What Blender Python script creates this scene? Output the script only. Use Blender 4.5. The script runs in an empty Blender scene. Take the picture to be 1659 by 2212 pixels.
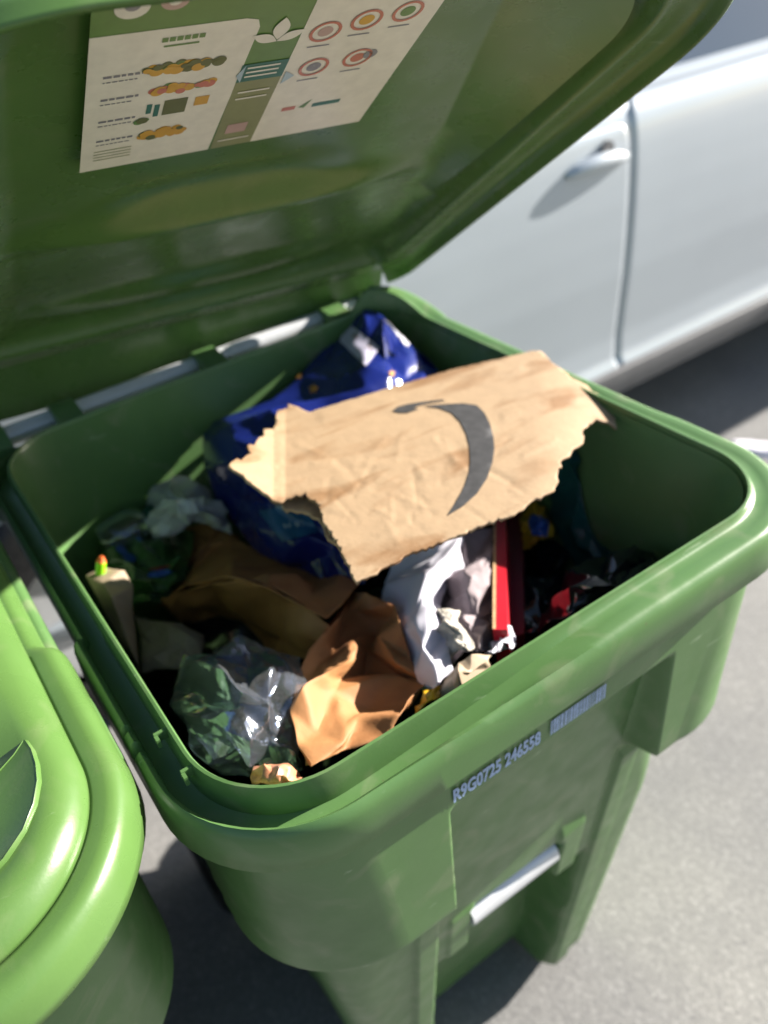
import bpy, bmesh, math, random
import numpy as np
from mathutils import Vector, Matrix, noise
from mathutils.geometry import delaunay_2d_cdt
from mathutils.bvhtree import BVHTree

random.seed(7)
S = bpy.context.scene
COL = S.collection
R = math.radians
H = 1.03                       # rim height of the cart above the ground

# ------------------------------------------------------------------ camera
CAM = np.array([-0.0672793, -0.3878851, 0.5236875 + H])
CF = np.array([0.40454037, 0.70225914, -0.58581498])
CU = np.array([0.40773625, 0.4348801, 0.80288881])
CF /= np.linalg.norm(CF); CU -= CF*(CU@CF); CU /= np.linalg.norm(CU)
CR = np.cross(CF, CU)
FPX = 1838.0                   # focal length in pixels of a 1659 x 2212 picture
cd = bpy.data.cameras.new('camera'); cam = bpy.data.objects.new('camera', cd); COL.objects.link(cam)
m = Matrix.Identity(4)
for i in range(3):
    m[i][0], m[i][1], m[i][2], m[i][3] = CR[i], CU[i], -CF[i], CAM[i]
cam.matrix_world = m
cd.sensor_fit = 'VERTICAL'; cd.sensor_height = 36.0; cd.sensor_width = 27.0
cd.lens = FPX/2212*36
cd.clip_start = 0.02; cd.clip_end = 500
cd.dof.use_dof = True; cd.dof.focus_distance = 0.60; cd.dof.aperture_fstop = 4.2
S.camera = cam

# ------------------------------------------------------------------ light
SUN = Vector((1.0, -0.14, 0.42)).normalized()
elev = math.asin(SUN.z); rot = math.atan2(SUN.x, SUN.y)
W = bpy.data.worlds.new("World"); S.world = W; W.use_nodes = True
nt = W.node_tree; bg = nt.nodes['Background']
sky = nt.nodes.new('ShaderNodeTexSky'); sky.sky_type = 'NISHITA'; sky.sun_disc = False
sky.sun_elevation = elev; sky.sun_rotation = rot
nt.links.new(sky.outputs['Color'], bg.inputs['Color']); bg.inputs['Strength'].default_value = 0.05
sd = bpy.data.lights.new('sun', 'SUN'); sd.energy = 5.0; sd.angle = R(0.5); sd.color = (1.0, 0.945, 0.86)
sun = bpy.data.objects.new('sun', sd); COL.objects.link(sun)
sun.rotation_euler = SUN.to_track_quat('Z', 'Y').to_euler(); sun.location = SUN*20
S.view_settings.view_transform = 'Standard'; S.view_settings.look = 'None'
S.view_settings.gamma = 1; S.view_settings.exposure = 1.85

# ------------------------------------------------------------------ helpers
def ray(px, py):
    return CF + CR*((px-829.5)/FPX) - CU*((py-1106)/FPX)
def P(px, py, z):
    """world point seen at a picture position, on the level z (measured from the rim)"""
    d = ray(px, py); k = (z+H-CAM[2])/d[2]
    return CAM+d*k
def obj(name, verts, faces, mat=None, parent=None, smooth=True, mats=None, idx=None):
    me = bpy.data.meshes.new(name)
    me.from_pydata([tuple(map(float, v)) for v in verts], [], [tuple(map(int, f)) for f in faces])
    for mm in (mats or ([mat] if mat else [])): me.materials.append(mm)
    if idx is not None: me.polygons.foreach_set('material_index', np.array(idx, dtype=np.int32))
    if smooth: me.polygons.foreach_set('use_smooth', [True]*len(me.polygons))
    me.update()
    o = bpy.data.objects.new(name, me); COL.objects.link(o)
    if parent: o.parent = parent
    return o
def thing(name, loc, label, cat, group=None):
    o = bpy.data.objects.new(name, None); COL.objects.link(o); o.location = loc
    o.empty_display_size = .1
    tag(o, label, cat, group); return o
def tag(o, label, cat, group=None):
    o['label'] = label; o['category'] = cat
    if group: o['group'] = group
    return o
def solid(o, t, off=-1):
    md = o.modifiers.new('thickness', 'SOLIDIFY'); md.thickness = t; md.offset = off; return o
def sharp(o, deg=35):
    me = o.data; bm = bmesh.new(); bm.from_mesh(me)
    for e in bm.edges:
        e.smooth = not (len(e.link_faces) == 2 and e.calc_face_angle(0) > R(deg))
    bm.to_mesh(me); bm.free(); return o
class MB:
    def __init__(s): s.v = []; s.f = []; s.i = []
    def add(s, v, f, mi=0):
        b = len(s.v); s.v += [tuple(map(float, q)) for q in v]; s.f += [tuple(int(k)+b for k in q) for q in f]; s.i += [mi]*len(f)
    def box(s, c, d, mi=0, M=None):
        v = []
        for x in (-1, 1):
            for y in (-1, 1):
                for z in (-1, 1):
                    q = Vector((x*d[0]/2, y*d[1]/2, z*d[2]/2))
                    if M: q = M @ q
                    v.append((c[0]+q.x, c[1]+q.y, c[2]+q.z))
        s.add(v, [(0,1,3,2),(4,6,7,5),(0,4,5,1),(2,3,7,6),(0,2,6,4),(1,5,7,3)], mi)
    def poly(s, pts, mi=0): s.add(pts, [tuple(range(len(pts)))], mi)
    def tube(s, path, r, n=14, mi=0, caps=True):
        path = [Vector(p) for p in path]; rs = r if isinstance(r, (list, tuple)) else [r]*len(path)
        v = []; f = []
        t0 = (path[1]-path[0]).normalized(); up = Vector((0,0,1)) if abs(t0.z) < .9 else Vector((1,0,0))
        for k, p in enumerate(path):
            t = (path[min(k+1, len(path)-1)]-path[max(k-1, 0)]).normalized()
            a = t.cross(up).normalized(); b = a.cross(t)
            for j in range(n):
                q = 2*math.pi*j/n; v.append(p+(a*math.cos(q)+b*math.sin(q))*rs[k])
        for k in range(len(path)-1):
            for j in range(n):
                f.append((k*n+j, k*n+(j+1)%n, (k+1)*n+(j+1)%n, (k+1)*n+j))
        if caps: f.append(tuple(range(n))[::-1]); f.append(tuple((len(path)-1)*n+j for j in range(n)))
        s.add(v, f, mi)
    def build(s, name, mat=None, parent=None, smooth=True, mats=None, deg=35):
        o = obj(name, s.v, s.f, mat, parent, smooth, mats, s.i if mats else None)
        if smooth: sharp(o, deg)
        return o
def smooth01(x, a, b):
    t = np.clip((x-a)/(b-a), 0, 1); return t*t*(3-2*t)
def rrect(x0, x1, y0, y1, r, ns=(40, 30, 20, 30), nc=10, rb=None):
    """rounded rectangle, counter-clockwise from the front left: front, right, back, left; returns points and outward normals"""
    rb = r if rb is None else rb
    pts = []; nor = []
    def side(a, b, n, nn):
        for k in range(n):
            t = k/n; pts.append((a[0]+(b[0]-a[0])*t, a[1]+(b[1]-a[1])*t)); nor.append(nn)
    def corner(cx, cy, a0, rr):
        for k in range(nc):
            a = a0+math.pi/2*k/nc; pts.append((cx+rr*math.cos(a), cy+rr*math.sin(a))); nor.append((math.cos(a), math.sin(a)))
    side((x0+r, y0), (x1-r, y0), ns[0], (0, -1)); corner(x1-r, y0+r, -math.pi/2, r)
    side((x1, y0+r), (x1, y1-rb), ns[1], (1, 0)); corner(x1-rb, y1-rb, 0, rb)
    side((x1-rb, y1), (x0+rb, y1), ns[2], (0, 1)); corner(x0+rb, y1-rb, math.pi/2, rb)
    side((x0, y1-rb), (x0, y0+r), ns[3], (-1, 0)); corner(x0+r, y0+r, math.pi, r)
    return np.array(pts), np.array(nor)
def loft(rings, close=True):
    n = len(rings[0]); v = [p for r in rings for p in r]; f = []
    for k in range(len(rings)-1):
        for j in range(n if close else n-1):
            f.append((k*n+j, (k+1)*n+j, (k+1)*n+(j+1)%n, k*n+(j+1)%n))
    return v, f
def text_mesh(s, size, xscale=1.0, off=0.0):
    cu = bpy.data.curves.new('lettering', 'FONT'); cu.body = s; cu.size = size; cu.align_x = 'LEFT'; cu.resolution_u = 3; cu.offset = off
    o = bpy.data.objects.new('lettering', cu); COL.objects.link(o)
    dg = bpy.context.evaluated_depsgraph_get(); ev = o.evaluated_get(dg); me = ev.to_mesh()
    v = [(q.co.x*xscale, q.co.y) for q in me.vertices]; f = [tuple(p.vertices) for p in me.polygons]
    ev.to_mesh_clear(); bpy.data.objects.remove(o); bpy.data.curves.remove(cu)
    return v, f

# ------------------------------------------------------------------ materials
def mat(name, col, rough=.5, metal=0, noise_scale=None, amount=.15, bump=0, bump_scale=80, spec=.5, trans=0, sheen=0, coat=0):
    M = bpy.data.materials.new(name); M.use_nodes = True; n = M.node_tree; b = n.nodes['Principled BSDF']
    b.inputs['Base Color'].default_value = (*col, 1); b.inputs['Roughness'].default_value = rough; b.inputs['Metallic'].default_value = metal
    b.inputs['Specular IOR Level'].default_value = spec
    if coat: b.inputs['Coat Weight'].default_value = coat; b.inputs['Coat Roughness'].default_value = .05
    tc = n.nodes.new('ShaderNodeTexCoord')
    if noise_scale:
        t = n.nodes.new('ShaderNodeTexNoise'); t.inputs['Scale'].default_value = noise_scale; t.inputs['Detail'].default_value = 6
        n.links.new(tc.outputs['Object'], t.inputs['Vector'])
        r = n.nodes.new('ShaderNodeValToRGB'); r.color_ramp.elements[0].position = .3; r.color_ramp.elements[1].position = .7
        r.color_ramp.elements[0].color = (*[c*(1-amount) for c in col], 1); r.color_ramp.elements[1].color = (*[min(1, c*(1+amount)) for c in col], 1)
        n.links.new(t.outputs['Fac'], r.inputs['Fac']); n.links.new(r.outputs['Color'], b.inputs['Base Color'])
    if bump:
        t2 = n.nodes.new('ShaderNodeTexNoise'); t2.inputs['Scale'].default_value = bump_scale; t2.inputs['Detail'].default_value = 5
        n.links.new(tc.outputs['Object'], t2.inputs['Vector'])
        bp = n.nodes.new('ShaderNodeBump'); bp.inputs['Strength'].default_value = bump; bp.inputs['Distance'].default_value = .004
        n.links.new(t2.outputs['Fac'], bp.inputs['Height']); n.links.new(bp.outputs['Normal'], b.inputs['Normal'])
    if trans:
        tr = n.nodes.new('ShaderNodeBsdfTranslucent'); mx = n.nodes.new('ShaderNodeMixShader'); mx.inputs['Fac'].default_value = trans
        tr.inputs['Color'].default_value = (*col, 1)
        out = n.nodes['Material Output']
        n.links.new(b.outputs[0], mx.inputs[1]); n.links.new(tr.outputs[0], mx.inputs[2]); n.links.new(mx.outputs[0], out.inputs['Surface'])
    return M
def cart_plastic(name, col, rough, dirt=.5, trans=0.0):
    M = mat(name, col, rough, spec=.45); n = M.node_tree; b = n.nodes['Principled BSDF']; L = n.links
    tc = n.nodes.new('ShaderNodeTexCoord')
    def nz(scale, det, dist=0, vec=None):
        t = n.nodes.new('ShaderNodeTexNoise'); t.inputs['Scale'].default_value = scale; t.inputs['Detail'].default_value = det
        t.inputs['Distortion'].default_value = dist; L.new(vec or tc.outputs['Object'], t.inputs['Vector']); return t
    def ramp(src, p0, p1, c0=(0,0,0,1), c1=(1,1,1,1)):
        r = n.nodes.new('ShaderNodeValToRGB'); r.color_ramp.elements[0].position = p0; r.color_ramp.elements[1].position = p1
        r.color_ramp.elements[0].color = c0; r.color_ramp.elements[1].color = c1; L.new(src, r.inputs['Fac']); return r
    def mix(fac, a, c2):
        mx = n.nodes.new('ShaderNodeMix'); mx.data_type = 'RGBA'
        if isinstance(fac, float): mx.inputs[0].default_value = fac
        else: L.new(fac, mx.inputs[0])
        L.new(a, mx.inputs[6]); mx.inputs[7].default_value = c2; return mx
    base = ramp(nz(9, 5).outputs['Fac'], .3, .7, (*[c*.90 for c in col], 1), (*[c*1.08 for c in col], 1))
    # dusty smears and pale scuffs with a shape of their own
    sm = ramp(nz(14, 8, 1.5).outputs['Fac'], .56, .76); ml = n.nodes.new('ShaderNodeMath'); ml.operation = 'MULTIPLY'; ml.inputs[1].default_value = .26*dirt
    L.new(sm.outputs['Color'], ml.inputs[0])
    m1 = mix(ml.outputs[0], base.outputs['Color'], (.36, .31, .24, 1))
    mp = n.nodes.new('ShaderNodeMapping'); mp.inputs['Scale'].default_value = (9, 60, 30); mp.inputs['Rotation'].default_value = (.2, .3, .7)
    L.new(tc.outputs['Object'], mp.inputs['Vector'])
    sc = ramp(nz(3, 6, .3, mp.outputs['Vector']).outputs['Fac'], .70, .78); ml2 = n.nodes.new('ShaderNodeMath'); ml2.operation = 'MULTIPLY'; ml2.inputs[1].default_value = .35*dirt
    L.new(sc.outputs['Color'], ml2.inputs[0])
    m2 = mix(ml2.outputs[0], m1.outputs[2], (.50, .58, .42, 1))
    spk = ramp(nz(160, 2).outputs['Fac'], .74, .78); ml3 = n.nodes.new('ShaderNodeMath'); ml3.operation = 'MULTIPLY'; ml3.inputs[1].default_value = .6*dirt
    L.new(spk.outputs['Color'], ml3.inputs[0])
    m3 = mix(ml3.outputs[0], m2.outputs[2], (.10, .08, .05, 1))
    L.new(m3.outputs[2], b.inputs['Base Color'])
    rr = ramp(nz(30, 6).outputs['Fac'], .3, .75, (rough*.85,)*3+(1,), (min(1, rough*1.35),)*3+(1,)); L.new(rr.outputs['Color'], b.inputs['Roughness'])
    bp = n.nodes.new('ShaderNodeBump'); bp.inputs['Strength'].default_value = .06; bp.inputs['Distance'].default_value = .001
    L.new(nz(350, 3).outputs['Fac'], bp.inputs['Height']); L.new(bp.outputs['Normal'], b.inputs['Normal'])
    if trans:
        tr = n.nodes.new('ShaderNodeBsdfTranslucent'); tr.inputs['Color'].default_value = (*[min(1, c*1.3) for c in col], 1)
        mx = n.nodes.new('ShaderNodeMixShader'); mx.inputs['Fac'].default_value = trans; out = n.nodes['Material Output']
        L.new(b.outputs[0], mx.inputs[1]); L.new(tr.outputs[0], mx.inputs[2]); L.new(mx.outputs[0], out.inputs['Surface'])
    return M
GREEN = (.078, .160, .050)
M_cart = cart_plastic('green_cart_plastic', GREEN, .36, .8)
M_lid = cart_plastic('green_lid_plastic', (.076, .150, .038), .27, .38)
M_inner = cart_plastic('green_cart_inside', GREEN, .45, .8)
M_metal = mat('white_coated_bar', (.60, .61, .63), .32, .25, 30, .06)
M_black = mat('black_rubber', (.012, .012, .013), .6, 0, 40, .3, .2)
M_stamp = mat('shaded_white_stamp', (.26, .36, .54), .5, 0, 300, .2)  # white lettering, with the blue of the shade under the rim in its colour
M_white = mat('label_white', (.70, .67, .60), .5, 0, 60, .05)

# ------------------------------------------------------------------ setting
def ground():
    n = 2; s = 150
    M = bpy.data.materials.new('pale_asphalt'); M.use_nodes = True; t = M.node_tree; b = t.nodes['Principled BSDF']; L = t.links
    tc = t.nodes.new('ShaderNodeTexCoord')
    def nz(sc, d):
        q = t.nodes.new('ShaderNodeTexNoise'); q.inputs['Scale'].default_value = sc; q.inputs['Detail'].default_value = d; L.new(tc.outputs['Object'], q.inputs['Vector']); return q
    vo = t.nodes.new('ShaderNodeTexVoronoi'); vo.inputs['Scale'].default_value = 170; L.new(tc.outputs['Object'], vo.inputs['Vector'])
    r1 = t.nodes.new('ShaderNodeValToRGB'); e = r1.color_ramp.elements
    e[0].position = .1; e[0].color = (.165, .163, .162, 1); e[1].position = .95; e[1].color = (.27, .265, .26, 1)
    e.new(.35).color = (.192, .189, .185, 1); e.new(.7).color = (.210, .207, .202, 1)
    L.new(vo.outputs['Color'], r1.inputs['Fac'])
    r2 = t.nodes.new('ShaderNodeValToRGB'); r2.color_ramp.elements[0].position = .3; r2.color_ramp.elements[1].position = .7
    r2.color_ramp.elements[0].color = (.78, .78, .80, 1); r2.color_ramp.elements[1].color = (1.12, 1.1, 1.06, 1)
    L.new(nz(2.2, 8).outputs['Fac'], r2.inputs['Fac'])
    mx = t.nodes.new('ShaderNodeMix'); mx.data_type = 'RGBA'; mx.blend_type = 'MULTIPLY'; mx.inputs[0].default_value = 1
    L.new(r1.outputs['Color'], mx.inputs[6]); L.new(r2.outputs['Color'], mx.inputs[7]); L.new(mx.outputs[2], b.inputs['Base Color'])
    b.inputs['Roughness'].default_value = .85
    bp = t.nodes.new('ShaderNodeBump'); bp.inputs['Strength'].default_value = .25; bp.inputs['Distance'].default_value = .002
    L.new(vo.outputs['Distance'], bp.inputs['Height']); L.new(bp.outputs['Normal'], b.inputs['Normal'])
    g = obj('ground', [(-s,-s,0),(s,-s,0),(s,s,0),(-s,s,0)], [(0,1,2,3)], M, smooth=False)
    g['kind'] = 'structure'; return g
ground()

# ------------------------------------------------------------------ wheeled cart
LIDL = 0.824
def core_y(z): return -.018+.158*(-z)
def inset(t): return .20*min(t, .3)+.035*max(t-.3, 0)
def hood_y(z): return -.024+.035*(-z)
def make_cart_body(root):
    # outer shell: perimeter rings, dense on the front where grips and panels are moulded in
    ns = (230, 24, 12, 24); nc = 14
    zs = np.concatenate([np.linspace(-.03, -.09, 6), np.linspace(-.095, -.30, 52), np.linspace(-.305, -.41, 14), np.linspace(-.415, -.56, 36), np.linspace(-.57, -1.012, 28)])
    rings = []
    for z in zs:
        t = -z
        cx0, cx1, cy0, cy1 = -.002+.108*t, .622-inset(t), core_y(z), .708-.10*t
        pts, nor = rrect(cx0, cx1, cy0, cy1, .085-.045*float(smooth01(t, .25, .5)), ns, nc)
        out = np.zeros(len(pts))
        x = pts[:, 0]; y = pts[:, 1]
        # hood: the wider upper band round the front and its corners
        hb = -.285+.26*smooth01(y, .10, .34)
        hood = smooth01(z, hb-.006, hb+.006)*(1-smooth01(y, .36, .44))
        rec = smooth01(x, .168, .180)*(1-smooth01(x, .440, .452))*(y < .12)*(1-smooth01(z, -.121, -.113))
        hood = hood*(1-rec)
        off = core_y(z)-hood_y(z)
        fr = (y < .40)
        out += hood*(off+max(0, inset(t)-.108*t)*np.maximum(nor[:, 0], 0))*fr
        # pocket behind the grab bar and the channel between the front legs
        front = (nor[:, 1] < -.99)
        pk = smooth01(x, .182, .193)*(1-smooth01(x, .427, .438))*(1-smooth01(z, -.449, -.441))
        br = np.maximum(1-smooth01(x, .227, .238), smooth01(x, .364, .375))*smooth01(z, -.548, -.54)
        pk = pk*(1-br)
        out -= pk*.075*front
        # a shallow rib on each leg
        out += front*(smooth01(x, .145, .150)*(1-smooth01(x, .176, .181))+smooth01(x, .439, .444)*(1-smooth01(x, .470, .475)))*(z < -.31)*.006
        clip = smooth01(x, .362, .369)*(1-smooth01(x, .404, .411))*(1-smooth01(z, -.430, -.400))*smooth01(z, -.546, -.538)
        clip2 = smooth01(x, .194, .200)*(1-smooth01(x, .229, .236))*(1-smooth01(z, -.438, -.430))*smooth01(z, -.548, -.540)
        out += front*(clip*.006+clip2*.003)
        if z < -.98: out -= .02*smooth01(-z, .98, 1.012)
        q = pts+nor*out[:, None]
        rings.append([(a[0], a[1], z+H) for a in q])
    v, f = loft(rings)
    n = len(rings[0]); k = len(rings)-1
    f.append(tuple(k*n+j for j in range(n))[::-1])
    f = [tuple(reversed(q)) for q in f]
    body = obj('body', v, f, M_cart, root); sharp(body, 50)
    # the inside
    rings = []
    for t in np.linspace(0.004, .93, 30):
        pts, nor = rrect(.0+.10*t, .62-min(.006, .2*t)-inset(t), .30*t, .699-.09*t, .085, (30, 20, 20, 20), nc)
        rings.append([(a[0], a[1], H-t) for a in pts])
    v, f = loft(rings); n = len(rings[0]); k = len(rings)-1
    f.append(tuple(k*n+j for j in range(n)))
    obj('inner_wall', v, f, M_inner, root)
def make_rim(root):
    ns = (60, 50, 20, 120); nc = 14
    pts, nor = rrect(0, .62, 0, .699, .085, ns, nc)
    N = len(pts)
    A = [(0,-.020),(0,0),(.0015,.0025),(.004,.0022),(.006,-.004),(.010,-.0062),(.020,-.0042),(.030,-.0030),(.0355,-.0045),(.0392,-.0105),(.0405,-.018),(.0410,-.050),(.038,-.053),(.034,-.05),(.022,-.045)]
    B = [(0,-.020),(0,0),(.0015,.0025),(.004,.0022),(.0055,-.004),(.007,-.027),(.016,-.029),(.024,-.028),(.0265,-.014),(.030,-.011),(.034,-.014),(.036,-.022),(.037,-.055),(.034,-.058),(.022,-.050)]
    A = np.array(A); B = np.array(B)
    prof = []
    i_l0 = ns[0]+ns[1]+ns[2]+3*nc         # first point of the left side
    for j in range(N):
        x, y = pts[j]
        if j >= i_l0-nc: c = 1.0
        elif j < 46: c = 1-float(smooth01(j, 0, 40))
        else: c = 0.0
        p = A*(1-c)+B*c
        p = p.copy()
        if j >= i_l0 and j < N-nc:         # left side: narrower behind a step, two notches near the front
            k = float(smooth01(y, .286, .292))
            p[5:, 0] *= 1-.20*k; p[8:12, 1] -= .006*k
            for ny in (.128, .152):
                if abs(y-ny) < .0035: p[8:11, 1] -= .010
        if x > .5 and y > .05 and y < .6:
            p[5:, 0] *= 1-.12*float(smooth01(y, .15, .2))
        if y > .69: p[5:, 0] *= .45
        prof.append(p)
    v = []; f = []; K = len(A)
    ear = .034*smooth01(pts[:, 1], .60, .69)*smooth01(pts[:, 0], .545, .575)
    for j in range(N):
        for k in range(K):
            o, z = prof[j][k]; z = z+(ear[j] if k else 0)
            v.append((pts[j][0]+nor[j][0]*o, pts[j][1]+nor[j][1]*o, z+H))
    for j in range(N):
        for k in range(K-1):
            a = j*K+k; b = ((j+1) % N)*K+k
            f.append((a, b, b+1, a+1))
    rim = obj('rim', v, f, M_cart, root); sharp(rim, 55)
    for y, dx in ((.118, 0), (.070, .003)):    # little moulded hooks on the lip
        mb = MB(); mb.box((-.009+dx, y, H-.004), (.013, .003, .009)); mb.box((-.0145+dx, y-.003, H-.0045), (.003, .009, .0088)); mb.build('lip_hook', M_cart, root, smooth=False)
def lid_field(a, u, ribs):
    """extra height of the plateau"""
    w = np.zeros_like(a)
    if ribs:
        env = np.exp(-((a-.31)/.20)**4)
        w += -.020*np.exp(-((u-.345)/.024)**2)*env
        w += .010*np.exp(-((u-.40)/.03)**2)*np.exp(-((a-.30)/.11)**4)
        w += -.018*np.exp(-((u-.10)/.024)**2)*env
        rb = .655-.27*u
        w -= .034*np.clip((a-rb)/np.maximum(.62-rb, .02), 0, 1)*smooth01(u, .10, .25)
        lb = .085+.03*u
        w -= .018*(1-smooth01(a, lb-.05, lb))
    else:
        # the panel inside the crest sinks; a raised grip pad with a crisp curved edge near the front corner
        dx = np.maximum(a-.507, 0); du = np.maximum(u-(LIDL-.15), 0); d = np.minimum(.15-np.sqrt(dx*dx+du*du), np.minimum(.657-a, LIDL-u))
        w -= .011*smooth01(u, .56, .66)*smooth01(d, .050, .074)
        w -= .012*smooth01(.578-a, 0, .05)*smooth01(u, .02, .08)*(1-smooth01(u, .58, .66))
    return w
def make_lid(root, ribs):
    if ribs: prof = [(0,-.012),(.0012,-.010),(.003,-.002),(.007,.0060),(.013,.0090),(.022,.0100),(.036,.0100),(.040,.0098),(.042,.0125),(.044,.019),(.048,.028),(.056,.0365),(.066,.042),(.080,.0455),(.10,.0472),(.12,.048)]
    else: prof = [(0,-.020),(.0006,-.012),(.002,-.002),(.0045,.006),(.008,.0112),(.0115,.0133),(.016,.0137),(.024,.0128),(.0292,.0124),(.0296,.0116),(.0300,.013),(.0308,.0178),(.0335,.0235),(.039,.0298),(.047,.0342),(.058,.037),(.075,.039),(.095,.0395),(.115,.040)]
    rings = []
    ns = (50, 110, 16, 110); nc = 44
    def ring(d):
        r = max((.19 if ribs else .15)-d, .03)
        p, nn = rrect(-.045+d, .657-d, -LIDL+d, -d, r, ns, nc, rb=max(.05-d, .02)); return p, nn
    for d, w in prof:
        p, nn = ring(d)
        if d < .028 and not ribs:                       # the flange is narrower at the back than at the front
            k = smooth01(p[:, 1], -.525, -.517); p = p-nn*(k*.012*(np.abs(nn[:, 0]) > .9))[:, None]
        zz = np.full(len(p), w); zz = np.where(nn[:, 1] > .9, np.maximum(zz, .012), zz); rings.append(np.column_stack([p, zz]))
    last = rings[-1]; cx, cy = .31, -LIDL/2
    for s in np.linspace(.99, .02, 120):
        q = last.copy(); q[:, 0] = cx+(q[:, 0]-cx)*s; q[:, 1] = cy+(q[:, 1]-cy)*s
        q[:, 2] = prof[-1][1]+.002*(1-s*s); rings.append(q)
    for q in rings[12:]:
        q[:, 2] += lid_field(q[:, 0], -q[:, 1], ribs)
    v, f = loft([list(map(tuple, q)) for q in rings]); n = len(rings[0]); k = len(rings)-1
    f.append(tuple(k*n+j for j in range(n)))
    f = [tuple(reversed(q)) for q in f]
    f = [tuple(reversed(q)) for q in f]
    o = obj('lid', v, f, M_lid, root); sharp(o, 60)
    solid(o, .003, -1)
    return o
def lid_matrix(y0, z0, th, ro, ps):
    ct, st = math.cos(th), math.sin(th)
    X = Vector((1,0,0)); U = Vector((0,-ct,st)); Nn = Vector((0,st,ct))
    cr, sr = math.cos(ro), math.sin(ro); X2 = X*cr+Nn*sr; N2 = Nn*cr-X*sr
    cp, sp = math.cos(ps), math.sin(ps); X3 = X2*cp+U*sp; U3 = U*cp-X2*sp
    O = Vector((.31, y0, z0+H))-X3*.31
    M = Matrix.Identity(4)
    for i in range(3):
        M[i][0], M[i][1], M[i][2], M[i][3] = X3[i], -U3[i], N2[i], O[i]
    return M
def wheel(root, x, y):
    mb = MB(); r = .125
    prof = [(.085,-.025),(.115,-.028),(.124,-.020),(.127,0),(.124,.020),(.115,.028),(.085,.025)]
    v = []; f = []; n = 32
    for k in range(n):
        a = 2*math.pi*k/n
        for (rr, dx) in prof: v.append((x+dx, y+rr*math.cos(a), .127+rr*math.sin(a)))
    K = len(prof)
    for k in range(n):
        for j in range(K-1): f.append((k*K+j, k*K+j+1, ((k+1)%n)*K+j+1, ((k+1)%n)*K+j))
    w = obj('wheel', v, f, M_black, root); sharp(w, 40)
    mb = MB(); mb.tube([(x-.02, y, .127), (x+.02, y, .127)], .086, 28); mb.tube([(x-.032, y, .127), (x+.032, y, .127)], .03, 16)
    mb.build('hub', M_black, w)
def make_cart(name, loc, label, mtx, ribs):
    root = thing(name, loc, label, 'waste cart', 'green wheeled waste carts')
    make_cart_body(root); make_rim(root)
    mb = MB(); mb.tube([(.232, core_y(-.46)+.016, H-.477), (.37, core_y(-.46)+.016, H-.477)], .0200, 20); mb.build('grab_bar', M_metal, root)
    mb = MB(); mb.tube([(-.01, .768, H-.020), (.36, .768, H-.020)], .0145, 18); mb.tube([(.362, .768, H-.020), (.64, .768, H-.020)], .0145, 18); mb.tube([(.35, .768, H-.02), (.37, .768, H-.02)], .0135, 18)
    mb.build('handle_bar', M_metal, root)
    # moulded lugs that carry the handle bar
    for x in (.005, .105, .325, .545, .62):
        mb = MB(); ring = []
        for k in range(15):
            a = R(-150+k*20)
            ring.append((.768+.021*math.cos(a), H-.020+.021*math.sin(a)))
        ring = ring[:13]
        sec = [(.703, H-.05), (.703, H-.004), (.745, H+.001), (.768, H+.003), (.786, H-.006), (.791, H-.022), (.784, H-.038), (.768, H-.043), (.74, H-.045)]
        v = [(x-.017, a, b) for a, b in sec]+[(x+.017, a, b) for a, b in sec]; n = len(sec)
        f = [tuple(range(n)), tuple(range(2*n-1, n-1, -1))]+[(k, k+n, (k+1)%n+n, (k+1)%n) for k in range(n)]
        mb.add(v, f); mb.build('hinge_lug', M_cart, root, deg=40)
    for x in (.055, .565): wheel(root, x, .665)
    mb = MB(); mb.tube([(.05, .665, .127), (.57, .665, .127)], .011, 12); mb.build('axle', M_black, root)
    lid = make_lid(root, ribs); lid.matrix_local = mtx
    # stamped serial number and bar code under the front rim
    v, f = text_mesh('R9G0725 246558', .0240, .58, .0009)
    mb = MB()
    z0 = -.103
    yy = lambda z: hood_y(z)-.0016
    mb.add([(.172+a, yy(z0+b), H+z0+b) for a, b in v], f)
    x = .283
    rnd = random.Random(3)
    while x < .352:
        w = rnd.choice((.0008, .0014, .0026)); mb.add([(x, yy(z0), H+z0), (x+w, yy(z0), H+z0), (x+w, yy(z0+.02), H+z0+.02), (x, yy(z0+.02), H+z0+.02)], [(0,1,2,3)]); x += w+rnd.choice((.0006, .001))
    st = mb.build('serial_number', M_stamp, root, smooth=False)
    return root, lid
LIDM = lid_matrix(.749, .048, .5713, -.0894, .0590)
main, main_lid = make_cart('wheeled_cart', (0, 0, 0), 'open green wheeled cart full of rubbish, its lid tilted up above it', LIDM, True)
CLOSED = lid_matrix(.745, -.004, 0, 0, 0)
left, left_lid = make_cart('wheeled_cart', (-.702, .046, 0), 'closed green wheeled cart with dusty lid, cut off by the left edge of the photo', CLOSED, False)

# raised grip pad at the front of the closed lid: a crisp curved step
R_half = [(.603,.648),(.6045,.660),(.6035,.676),(.600,.692),(.592,.710),(.580,.726),(.563,.739),(.54,.748),(.50,.754),(.42,.757),(.31,.758)]
T_half = [(.602,.6475),(.592,.656),(.57,.668),(.53,.680),(.46,.688),(.38,.690),(.31,.690)]
outl = R_half+[(.62-a, u) for a, u in R_half[-2::-1]]+[(.62-a, u) for a, u in T_half]+T_half[-2::-1]
oc = np.array(outl)
ctr = oc.mean(0); rings = []
def padz(a): return .036+.006*max(0, min(1, (abs(a-.31)-.20)/.093))
for sc, dz, base in ((1.012, 0, True), (1.004, -.003, False), (1.0, -.0008, False), (.9975, 0, False), (.993, -.0006, False), (.80, -.002, False), (.4, -.002, False)):
    q = ctr+(oc-ctr)*sc
    rings.append([(a, -u, .018 if base else padz(a)+dz) for a, u in q])
v, f = loft(rings); n = len(oc); f.append(tuple((len(rings)-1)*n+j for j in range(n)))
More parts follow.
